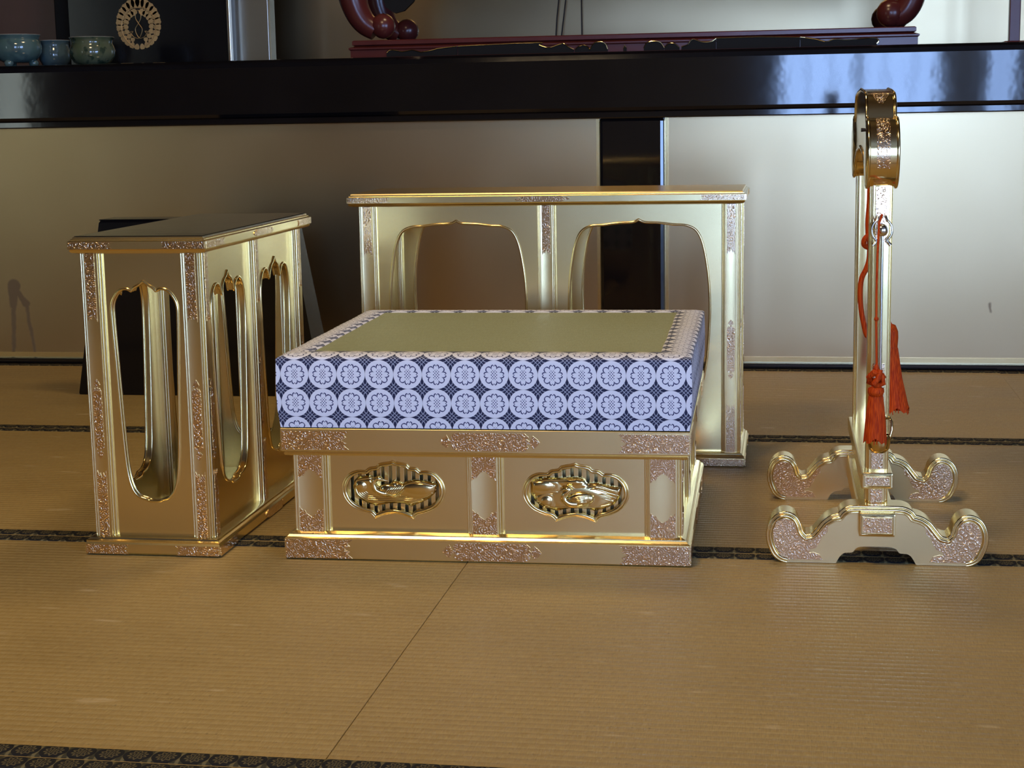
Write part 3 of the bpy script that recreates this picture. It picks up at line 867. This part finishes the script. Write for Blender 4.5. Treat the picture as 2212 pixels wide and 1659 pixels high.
LOBE = [(.070, .0600), (.080, .0520), (.090, .0400), (.102, .0345), (.110, .0390), (.117, .0560), (.124, .0650), (.135, .0680), (.146, .0630), (.1515, .0500), (.1520, .0380), (.147, .0210), (.139, .0085), (.130, .0050), (.078, .0050), (.083, .0130), (.092, .0160), (.098, .0150), (.096, .0210), (.088, .0230), (.082, .0330), (.080, .0400), (.072, .0470)]
def add_foot(yo):
    ft = MB().plate(FOOT, [], yo, yo + .050, lambda a, b, d: (a, d, b)).obj('foot', 'gold', GS, smooth=30, recalc=True)
    top = [p for p in FOOT if not (p[1] < .002 or (abs(p[0]) < .06 and p[1] < .03))]
    top.sort(key=lambda p: 0)
    # bead along the upper outline, both sides of the centre
    seq = []
    n = len(FOOT)
    start = next(i for i in range(n) if FOOT[i][0] < 0 and FOOT[i][1] <= 1e-6 and abs(FOOT[i][0] + .131) < 1e-6)
    k = start
    while True:
        seq.append(FOOT[k]); k = (k - 1) % n
        if FOOT[k][0] > 0 and FOOT[k][1] <= 1e-6: seq.append(FOOT[k]); break
    ins = inset(FOOT, .0045); seq_in = [ins[(start - i) % n] for i in range(len(seq))]
    ins2 = inset(FOOT, .0085); seq_in2 = [ins2[(start - i) % n] for i in range(len(seq))]
    for off, line, r in ((.0015, seq, .0022), (-.0008, seq_in, .0024), (-.0003, seq_in2, .0014)):
        MB().tube([(a, yo + off, b) for a, b in line], r, 8).obj('edge_bead', 'gold_shine', ft, smooth=60)
    for s in (1, -1):
        lp = LOBE if s > 0 else [(-x, z) for x, z in reversed(LOBE)]
        MB().plate(lp, [], 0, .0016, lambda a, b, d: (a, yo - d, b)).obj('scroll_fitting', 'copper', ft, smooth=0, recalc=True)
    return ft
add_foot(0.0); add_foot(.410)
def rail(name, w, z0, z1, y0, y1):
    r = MB().box(-w, w, y0, y1, z0, z1, .0028).obj(name, 'gold', GS)
    for yy, sg in ((y0, -1), (y1, 1)):
        lp = [(-w + .006, z0 + .006), (w - .006, z0 + .006), (w - .006, z1 - .006), (-w + .006, z1 - .006)]
        MB().plate(lp, [], 0, .0012, lambda a, b, d, yy=yy, sg=sg: (a, yy + sg * d, b)).obj('end_fitting', 'copper', r, smooth=0, recalc=True)
        fr = [(-w + .004, z0 + .004), (w - .004, z0 + .004), (w - .004, z1 - .004), (-w + .004, z1 - .004)]
        bead_loop(r, fr, lambda a, b, d, yy=yy, sg=sg: (a, yy + sg * d, b), .0005, .0013, 'end_bead')
    return r
rail('lower_rail', .0265, .0465, .0815, -.020, .480)
rail('upper_rail', .0230, .1140, .1385, .000, .462)
PY = (.030, .434)
for k, y in enumerate(PY):
    sec = post_section(.033, .030, .0062)
    pt = MB().loft([[(a, y + b, z) for a, b in sec] for z in (.0815, .575)]).obj('post', 'gold_shine', GS, smooth=25, recalc=True)
    for z0, L, s in ((.5585, .085, -1), (.30, .07, -1), (.142, .03, 1), (.084, .028, 1)):
        lp = vert(swallow(L, .0165, s), 0, z0)
        if k == 0: MB().plate(lp, [], 0, .0011, lambda a, b, d: (a, y - .015 - d, b)).obj('post_fitting', 'copper', pt, smooth=0, recalc=True)
# cloud-shaped head beam: profile in the y-z plane
half = [(-.205, .700)]
def circ(cy, cz, r, a0, a1, n): return [(cy + r * cos(radians(a0 + (a1 - a0) * i / n)), cz + r * sin(radians(a0 + (a1 - a0) * i / n))) for i in range(n + 1)]
c0 = .033
low = circ(c0, .607, .050, 60, 330, 22)                 # near scroll, counter-clockwise from its top to its underside
hump = circ(.105, .650, .043, 100, 165, 6)
bodyL = [(.232, .700), (.150, .6965)] + hump + low + [(.10, .592), (.14, .604), (.232, .612)]
bodyR = [(.464 - y, z) for y, z in reversed(bodyL)]
loop = bodyL[:] + bodyR[1:-1]
hb = MB().plate(loop, [], -.0205, .0205, lambda a, b, d: (d, a, b)).obj('head_beam', 'gold_shine', GS, smooth=30, recalc=True)
for sx in (-1, 1):
    MB().tube([(sx * .0205, a, b) for a, b in loop], .0024, 8, closed=True).obj('edge_bead', 'gold_shine', hb, smooth=60)
    for cy in (c0, .464 - c0):
        MB().tube([(sx * .021, a, b) for a, b in circ(cy, .607, .042, 0, 360, 28)[:-1]], .0018, 8, closed=True).obj('scroll_bead', 'gold_shine', hb, smooth=60)
        MB().loft([[(sx * .0205, a, b) for a, b in circ(cy, .607, .050, 0, 360, 28)[:-1]], [(sx * .0232, a, b) for a, b in circ(cy, .607, .046, 0, 360, 28)[:-1]]]).obj('scroll_cheek', 'gold_shine', hb, smooth=40, recalc=True)
# engraved band wrapped on the near scroll and cap on the crown
arc = circ(c0, .607, .0508, 100, 205, 14)
mb = MB(); n = len(arc)
mb.add([(x, a, b) for a, b in arc for x in (-.0095, .0095)], [(2 * i, 2 * i + 2, 2 * i + 3, 2 * i + 1) for i in range(n - 1)])
mb.obj('scroll_fitting', 'copper', hb, smooth=60, recalc=True)
arc = circ(.105, .650, .0436, 95, 140, 8)
mb = MB(); n = len(arc)
mb.add([(x, a, b) for i, (a, b) in enumerate(arc) for x in (-.014 * (1 - (i / n) ** 2), .014 * (1 - (i / n) ** 2))], [(2 * i, 2 * i + 2, 2 * i + 3, 2 * i + 1) for i in range(n - 1)])
mb.obj('crown_fitting', 'copper', hb, smooth=60, recalc=True)
MB().tube([(-.030, .033, .640), (-.0225, .033, .640), (-.010, .033, .640)], [.0028, .0022, .002], 8).obj('stop_pin', 'hardware_dark', hb, smooth=60)
# omega clip and cup that hold the mallet on the front post
clip = MB()
arcp = [(.0145 * cos(radians(a)), .497 + .0165 * sin(radians(a))) for a in range(60, -66, -12)]
for s in (1, -1):
    path = [(s * .0055, -.0, .5165)] + [(s * x, -.003, z) for x, z in arcp] + [(s * .0095, -.004, .4790), (s * .0125, -.004, .4755)]
    clip.tube(path, [.0018] * (len(path) - 2) + [.0024, .0028], 8)
clip.obj('mallet_clip', 'silver_gold', GS, smooth=60)
cup = MB()
pr = [(.002, -.0255), (.010, -.0245), (.0145, -.020), (.0165, -.012), (.0168, -.002), (.0158, .002), (.0145, .002), (.0148, -.010), (.012, -.018), (.002, -.021)]
cup.lathe(pr, (.001, -.003, .1955), 24)
cup.tube([(.0165, -.003, .192), (.0195, -.002, .204), (.0190, .000, .216), (.0160, .004, .2215), (.0120, .012, .2190)], [.0022, .0022, .0022, .002, .002], 8)
cup.obj('mallet_cup', 'brass_bowl', GS, smooth=50, recalc=True)
ML = thing('gong_mallet', 'thin silvery gong mallet standing upright in a cup on the gong stand post', 'mallet', (.1255, 2.449, 0), 0)
MB().tube([(.0005, 0, .176), (.001, 0, .30), (.0005, -.001, .470), (.0005, -.001, .492)], [.0024, .0023, .0021, .0020], 10).obj('stick', 'silver_gold', ML, smooth=60)
MB().ball((.0005, -.001, .497), .0085, .0075, .0090).obj('head', 'silver_gold', ML, smooth=60)

# tassels and cords
def tassel(name, label, loc, knot, skirt_l, r0, r1, cord, tilt=0, flare=1.0):
    """origin at the top of the skirt; knot = True gives a braided head; cord = path in local space"""
    t = thing(name, label, 'tassel', loc, 0)
    mb = MB(); rings = []; n = 40; m = 9
    for i in range(m + 1):
        f = i / m
        rr = r0 + (r1 - r0) * f ** .8
        ring = []
        for k in range(n):
            a = 2 * pi * k / n
            w = 1 + .05 * (k % 2) * f + .03 * sin(3 * a + 1.3) * f
            z = -skirt_l * f - (.004 * sin(5 * a) * f if i == m else 0)
            ring.append((rr * w * cos(a) + tilt * f * f, rr * .75 * w * sin(a), z))
        rings.append(ring)
    mb.loft(rings); mb.obj('skirt', 'red_silk', t, smooth=80)
    st = MB()
    for k in range(26):
        a = 2 * pi * k / 26
        st.tube([(r0 * cos(a), r0 * .75 * sin(a), -.002), ((r0 + r1) / 2 * 1.04 * cos(a + .05) + tilt * .25, (r0 + r1) / 2 * .78 * sin(a + .05), -skirt_l * .5), (r1 * 1.02 * cos(a) + tilt, r1 * .76 * sin(a), -skirt_l - random.uniform(-.002, .007))], .0008, 5)
    st.obj('fringe', 'red_silk', t, smooth=80)['kind'] = 'stuff'
    if knot:
        MB().lathe([(.002, -.003), (r0 * .95, -.002), (r0 * 1.22, .004), (r0 * 1.15, .0095), (r0 * .6, .0125), (.002, .013)], (0, 0, 0), 20).obj('collar', 'red_silk', t, smooth=60)
        kb = MB()
        for s in (1, -1):
            kb.tube([(s * -.003, -.001, .012), (s * .0105, -.006 * s, .018), (s * .0085, -.004, .029), (s * -.0045, -.006, .034), (s * -.0105, .002, .026), (s * -.002, .003, .016)], .0040, 8)
        kb.tube([(-.004, -.007, .016), (.003, -.008, .026), (.005, -.005, .037)], .0042, 8)
        kb.tube([(.0, 0, .034), (.0005, 0, .044)], [.0050, .0026], 8)
        kb.obj('knot', 'red_silk', t, smooth=60)
    else:
        MB().lathe([(.001, .036), (.006, .034), (.010, .024), (.0105, .014), (r0, 0), (.002, -.002)], (0, 0, 0), 20).obj('head', 'red_silk', t, smooth=60)
    if cord:
        MB().tube(cord, .0017, 8).obj('cord', 'red_silk', t, smooth=60)
    return t
tassel('cord_tassel', 'red silk tassel with a knotted head hanging down the front of the gong stand post', (.1195, 2.418, .2620), True, .067, .0098, .0160,
       [(.0005, 0, .044), (-.001, .001, .10), (-.0015, .001, .15), (-.001, .004, .20), (.002, .030, .246), (.0065, .042, .2565)])
bo = MB().ball((-.0010, .001, .110), .0034).obj('cord_bead', 'red_silk', bpy.data.objects['cord_tassel'], smooth=60)
bo.parent = bpy.data.objects['cord_tassel']
tassel('loose_tassel', 'darker red silk tassel hanging behind the gong stand post', (.1530, 2.640, .3010), False, .100, .0095, .0185, [(0, 0, .034), (-.006, 0, .044), (-.016, 0, .052)], .010)
CD2 = thing('knotted_rope', 'thick orange red cord with a knot and a long loop between the gong stand posts', 'cord', (.1210, 2.60, 0))
MB().tube([(-.006, 0, .590), (-.007, 0, .530), (-.009, -.001, .500), (-.008, -.002, .470)], .0042, 8).obj('strand', 'red_silk', CD2, smooth=60)
MB().tube(curve([(-.004, -.004, .482), (-.013, -.006, .474), (-.014, -.002, .464), (-.005, .003, .460), (.002, 0, .468), (-.006, -.006, .478)], 5), .0042, 8).obj('knot', 'red_silk', CD2, smooth=60)
MB().tube(curve([(-.006, 0, .470), (-.006, 0, .445), (-.010, 0, .428), (-.0175, 0, .410), (-.0185, 0, .380), (-.0145, 0, .350), (-.006, 0, .322), (.004, 0, .350), (.008, 0, .400), (.002, 0, .430), (-.005, 0, .446)], 6), .0040, 8).obj('loop', 'red_silk', CD2, smooth=60)

# ------------------------------------------------------------------ black lacquer stand behind the narrow desk
bs = thing('black_stand', 'black lacquer stand with sloping sides behind the narrow gold desk', 'stand', (-1.440, 3.842, 0))
rings = []
for z, hx, hy in ((0, .3125, .059), (.004, .3135, .060), (.425, .2425, .045), (.4305, .2390, .042)):
    rings.append([(-hx, .06 - hy, z), (hx, .06 - hy, z), (hx, .06 + hy, z), (-hx, .06 + hy, z)])
MB().loft(rings).obj('body', 'black_satin', bs, smooth=20)
MB().rect(-.2425, .2425, .014, .106, [(.004, .4300), (.001, .4312), (.001, .4330), (.003, .4336)]).obj('lid', 'black_satin', bs, smooth=20)

# ------------------------------------------------------------------ things on the altar step
AZ = BEAM_Z1
# black cabinet with a crest
CY = 4.75
ca0, ca1 = at_y(145, 20, CY).x, at_y(493, 20, CY).x
cab = thing('black_cabinet', 'black lacquer cabinet bearing a gold wreath crest on the altar step', 'cabinet', ((ca0 + ca1) / 2, CY, AZ))
cw = (ca1 - ca0) / 2
MB().box(-cw, cw, 0, .45, -.001, .75, .004).obj('body', 'black_satin', cab)
MB().box(cw - .004, cw + .006, -.008, .012, -.001, .75, .002).obj('edge_strip', 'silver_gold', cab)
MB().box(-cw - .055, -cw, .03, .10, -.001, .75, .003).obj('side_post', 'dark_void', cab)
cc = at_y(299.5, 53, CY); ccx, ccz = cc.x - (ca0 + ca1) / 2, cc.z - AZ
cr = (at_y(353.5, 53, CY).x - at_y(246, 53, CY).x) / 2
crest = MB().tube([(ccx + x * cr, -.0012, ccz + z * cr) for x, z in curve([(.32, -.40), (.36, -.28), (.24, -.26), (.30, -.34), (.20, -.47), (0, -.50), (-.14, -.20), (-.02, .02), (.10, .22), (.10, .40), (0, .54), (-.10, .40), (-.10, .22), (.02, .02), (.14, -.20), (0, -.50), (-.20, -.47), (-.30, -.34), (-.24, -.26), (-.36, -.28), (-.32, -.40)], 6)], .0011, 6).obj('crest', 'crest_gold', cab, smooth=60)
def petal(px, pz, ang, L, W):
    pts = curve([(0, 0), (L * .30, W * .42), (L * .78, W * .52), (L, W * .22), (L * .97, 0), (L, -W * .22), (L * .78, -W * .52), (L * .30, -W * .42)], 3, True)
    lp = [(px + a * cos(ang) - b * sin(ang), pz + a * sin(ang) + b * cos(ang)) for a, b in pts]
    MB().plate(lp, [], 0, .0012, lambda a, b, d: (ccx + a * cr, -d, ccz + b * cr)).obj('petal', 'crest_gold', crest, smooth=0, recalc=True)
for s in (1, -1):
    for k in range(12):
        f = k / 11
        a = radians(78 - f * 160)
        rr = .60 + .12 * f; L = .40 - .18 * f; W = .33 - .15 * f
        petal(s * rr * cos(a) * .90, rr * sin(a), (a + .30 * (1 - f)) if s > 0 else pi - (a + .30 * (1 - f)), min(L, 1.0 - rr), W)
    for k in range(8):
        f = k / 7
        a = radians(62 - f * 128)
        rr = .64 + .08 * f; L = -.27 + .10 * f; W = .24 - .08 * f
        petal(s * rr * cos(a) * .92, rr * sin(a), (a - .35) if s > 0 else pi - (a - .35), L, W)
    MB().tube([(ccx + s * cr * x, -.0012, ccz + cr * z) for x, z in curve([(.0, .62), (.30, .60), (.55, .38), (.68, .05), (.66, -.30), (.48, -.62), (.20, -.86)], 5)], .0014, 6).obj('stem', 'crest_gold', crest, smooth=60)
# gilt pillar beside the cabinet
g0, g1 = at_y(501, 20, CY + .05).x, at_y(579, 20, CY + .05).x
gp = thing('gilt_pillar', 'pale gold flat pillar beside the black cabinet', 'pillar', ((g0 + g1) / 2, CY + .05, AZ))
MB().box(-(g1 - g0) / 2, (g1 - g0) / 2, 0, .02, -.001, .75, .003).obj('shaft', 'pillar_gold', gp)
MB().box(-(g1 - g0) / 2 - .002, (g1 - g0) / 2 + .002, -.003, .023, -.001, .003).obj('foot', 'gold', gp, smooth=0)

q0, q1 = at_y(-160, 20, CY + .12).x, at_y(130, 20, CY + .12).x
lp_ = thing('reflection_panel', 'dark reddish brown panel painting the reflection in the gold wall behind the celadon bowls', 'panel', ((q0 + q1) / 2, CY + .12, AZ))
MB().box(-(q1 - q0) / 2, (q1 - q0) / 2, 0, .03, -.001, .75, .003).obj('board', 'reflection_brown', lp_)  # dark reflection in the gold wall, put in as a brown board
MB().box((q1 - q0) / 2 - .012, (q1 - q0) / 2, -.004, .034, -.001, .752, .002).obj('edge_strip', 'dark_void', lp_)

# three bowls
def bowl(name, label, px, w_px, ybase_px, top_px, mat, Y, feet, rimdark=None):
    c = at_y(px, ybase_px, Y); s = at_y(px + w_px / 2, ybase_px, Y).x - c.x
    h = at_y(px, top_px, Y).z - AZ
    t = thing(name, label, 'bowl', (c.x, Y, AZ), 0, None)
    b = .14 * h if feet else 0
    p = [(.002, b), (s * .55, b), (s * .78, b + .10 * h), (s * .97, b + .32 * h), (s * .99, b + .5 * h), (s * .93, b + .68 * h), (s * .87, b + .78 * h if b == 0 else .86 * h), (s * .90, .93 * h), (s * .95, .97 * h), (s * .96, h), (s * .90, h), (s * .84, .9 * h), (s * .8, .6 * h), (s * .5, b + .14 * h), (.002, b + .12 * h)]
    MB().lathe(p, (0, 0, 0), 40).obj('body', mat, t, smooth=60)
    rim = [(s * .9, .985 * h), (s * .955, .99 * h), (s * .968, 1.0 * h), (s * .95, 1.012 * h), (s * .9, 1.01 * h), (s * .885, 1.0 * h)]
    MB().lathe(rim + [rim[0]], (0, 0, 0), 40).obj('rim', 'bowl_rim', t, smooth=60)
    if feet:
        for k in range(3):
            a = radians(-60 + k * 120 - 40)
            MB().ball((s * .62 * cos(a), s * .62 * sin(a), .12 * h), .2 * s, .2 * s, .125 * h).obj('foot', mat, t, smooth=60)
        for a in (-118,):
            a = radians(a)
            MB().ball((s * .96 * cos(a), s * .96 * sin(a), .58 * h), .11 * s, .11 * s, .09 * h).obj('boss', 'bowl_spot', t, smooth=60)
    return t
bowl('celadon_bowl', 'large pale green celadon bowl on stubby feet on the altar step', 40, 98, 142, 76, 'celadon', 4.455, True)
bowl('celadon_bowl', 'small plain bluish celadon bowl between the two larger bowls', 120, 66, 140, 88, 'celadon_blue', 4.565, False)
bowl('glazed_bowl', 'round mottled green glazed bowl in front of the black cabinet', 201, 94, 138, 81, 'green_glaze', 4.455, False)

# red lacquer table
RY = 4.455
rt0, rt1 = at_y(757, 110, RY).x, at_y(1983, 80, RY).x
rt = thing('red_table', 'red lacquer table on scrolled legs with a gold edged black cut-out base', 'table', ((rt0 + rt1) / 2, RY, AZ))
rw = (rt1 - rt0) / 2; RD = .40
hB = at_y(1370, 72, RY).z - AZ
MB().rect(-rw, rw, 0, RD, [(.004, -.001), (0, .003), (0, hB * .46), (-.004, hB * .52), (-.004, hB * .60), (.004, hB * .66), (.010, hB * .70), (.004, hB * .76), (.004, hB * .95), (.008, hB)]).obj('base', 'red_lacquer', rt, smooth=30)
def base_xy(px, py):
    p = at_y(px, py, RY); return (p.x - (rt0 + rt1) / 2, max(0.0005, min(hB * .98, p.z - AZ)))
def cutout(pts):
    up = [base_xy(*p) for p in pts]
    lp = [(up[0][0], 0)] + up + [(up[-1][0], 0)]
    MB().plate(lp, [], 0, .0055, lambda a, b, d: (a, -d, b)).obj('cut_out_shade', 'dark_void', rt, smooth=0, recalc=True)  # black plate paints the shade inside the opening onto the base front
    MB().tube([(a, -.0055, b) for a, b in up], .0017, 6).obj('gold_edge', 'crest_gold' if False else 'gold_shine', rt, smooth=60)
cutout([(836, 114), (842, 109), (850, 108), (870, 112), (892, 108), (910, 113), (930, 110), (946, 105), (988, 100)])
cutout(curve([(990, 100), (1160, 92), (1165, 97), (1185, 103), (1205, 97), (1218, 94), (1228, 101), (1240, 107)], 3))
cutout(curve([(1242, 108), (1250, 101), (1260, 98), (1270, 101), (1275, 108)], 4))
cutout(curve([(1275, 107), (1283, 94), (1297, 90), (1308, 95), (1313, 106)], 4))
cutout([(1347, 105), (1350, 97), (1354, 105)])
cutout(curve([(1391, 104), (1398, 92), (1413, 89), (1427, 92), (1435, 103)], 4))
cutout(curve([(1436, 102), (1443, 95), (1452, 93), (1460, 96), (1468, 103)], 4))
cutout(curve([(1472, 101), (1485, 97), (1492, 88), (1500, 85), (1518, 91), (1536, 90), (1547, 83)], 4))
cutout([(1548, 83), (1640, 80), (1728, 81)])
cutout(curve([(1729, 80), (1760, 84), (1785, 90), (1802, 85), (1830, 86), (1870, 83), (1890, 82), (1898, 88), (1894, 94)], 4))
def px_leg(lx, lz): 
    p = at_y(lx, lz, RY); return (p.x - (rt0 + rt1) / 2, p.z - AZ)
def leg(path, rad, ball, br, yoff):
    k = at_y(1001, 60, RY).x - at_y(1000, 60, RY).x
    P = curve([px_leg(*q) for q in path], 5)
    R = [r[0] * k for r in curve([(x, 0) for x in rad], 5)]
    lo = min(z - r for (x, z), r in zip(P, R)); bx, bz = px_leg(*ball)
    dz = hB - min(lo, bz - br * k) - .0005
    mb = MB(); mb.tube([(x, yoff, z + dz) for x, z in P], R, 14)
    o = mb.obj('leg', 'red_lacquer', rt, smooth=60)
    MB().ball((bx, yoff - .004, bz + dz), br * k, br * k * .95, br * k).obj('scroll_ball', 'red_lacquer', o, smooth=60)
Lp = [(800, -330), (786, -200), (760, -100), (748, -30), (757, 15), (776, 48), (802, 66)]
Rp = [(1925, -330), (1938, -210), (1962, -120), (1975, -50), (1972, -5), (1955, 25), (1932, 36)]
for yo in (.055, .345):
    leg(Lp, (38, 36, 34, 32, 29, 26, 22), (818, 56), 27, yo)
    leg(Rp, (38, 36, 34, 30, 27, 25, 22), (1926, 28), 29, yo)
zt_ = px_leg(800, -325)[1]
MB().rect(-rw + .02, rw - .02, 0, RD, [(.02, zt_), (.0, zt_ + .012), (0, zt_ + .03), (.008, zt_ + .04)]).obj('table_top', 'red_lacquer', rt, smooth=30)
za = px_leg(860, 4)[1]
ap = MB().plate([(-rw + .085, za + .02), (-rw + .095, za - .012), (-rw + .12, za - .028), (-rw + .145, za - .022), (-rw + .17, za), (-rw + .20, za + .05), (0, za + .12), (rw - .30, za + .06), (rw - .16, za + .03), (rw - .10, za + .05), (rw - .06, zt_ + .002), (-rw + .06, zt_ + .002)], [], .03, .045, lambda a, b, d: (a, d, b)).obj('apron', 'dark_void', rt, smooth=0, recalc=True)

# cords hanging on the gold wall and the post at the right
def hang(label, pts, Y):
    c = at_y(*pts[0], Y); b = at_y(*pts[-1], Y)
    t = thing('hanging_cord', label, 'cord', (b.x, Y, AZ))
    P = [at_y(*q, Y) for q in pts]
    MB().tube([(p.x - b.x, 0, p.z - AZ) for p in P], .0022, 8).obj('strand', 'cord_dark', t, smooth=60)
    lo = P[-1]
    MB().ball((0, 0, lo.z - AZ), .004, .004, .006).obj('end_knot', 'cord_dark', t, smooth=60)
YC = 5.38
hang('dark cord hanging straight on the gold wall, left of a pair', [(1212, -300), (1210, -100), (1207, 0), (1203, 40), (1199, 118)], YC)
hang('dark cord hanging with a slight curve close beside another cord', [(1224, -300), (1223, -100), (1222, 0), (1218, 35), (1208, 118)], YC - .01)
hang('dark cord hanging alone on the gold wall', [(1256, -300), (1256, 0), (1258, 118)], YC)
rpx = at_y(2203, 50, 4.62)
rp = thing('red_post', 'slim dark red lacquer post of a stand at the edge of the gold altar wall', 'post', (rpx.x - .012, 4.62, AZ))
MB().box(-.016, .012, -.014, .014, 0, .7, .002).obj('shaft', 'red_lacquer', rp)
MB().box(-.03, .03, -.03, .03, -.001, .012, .003).obj('foot', 'red_lacquer', rp)
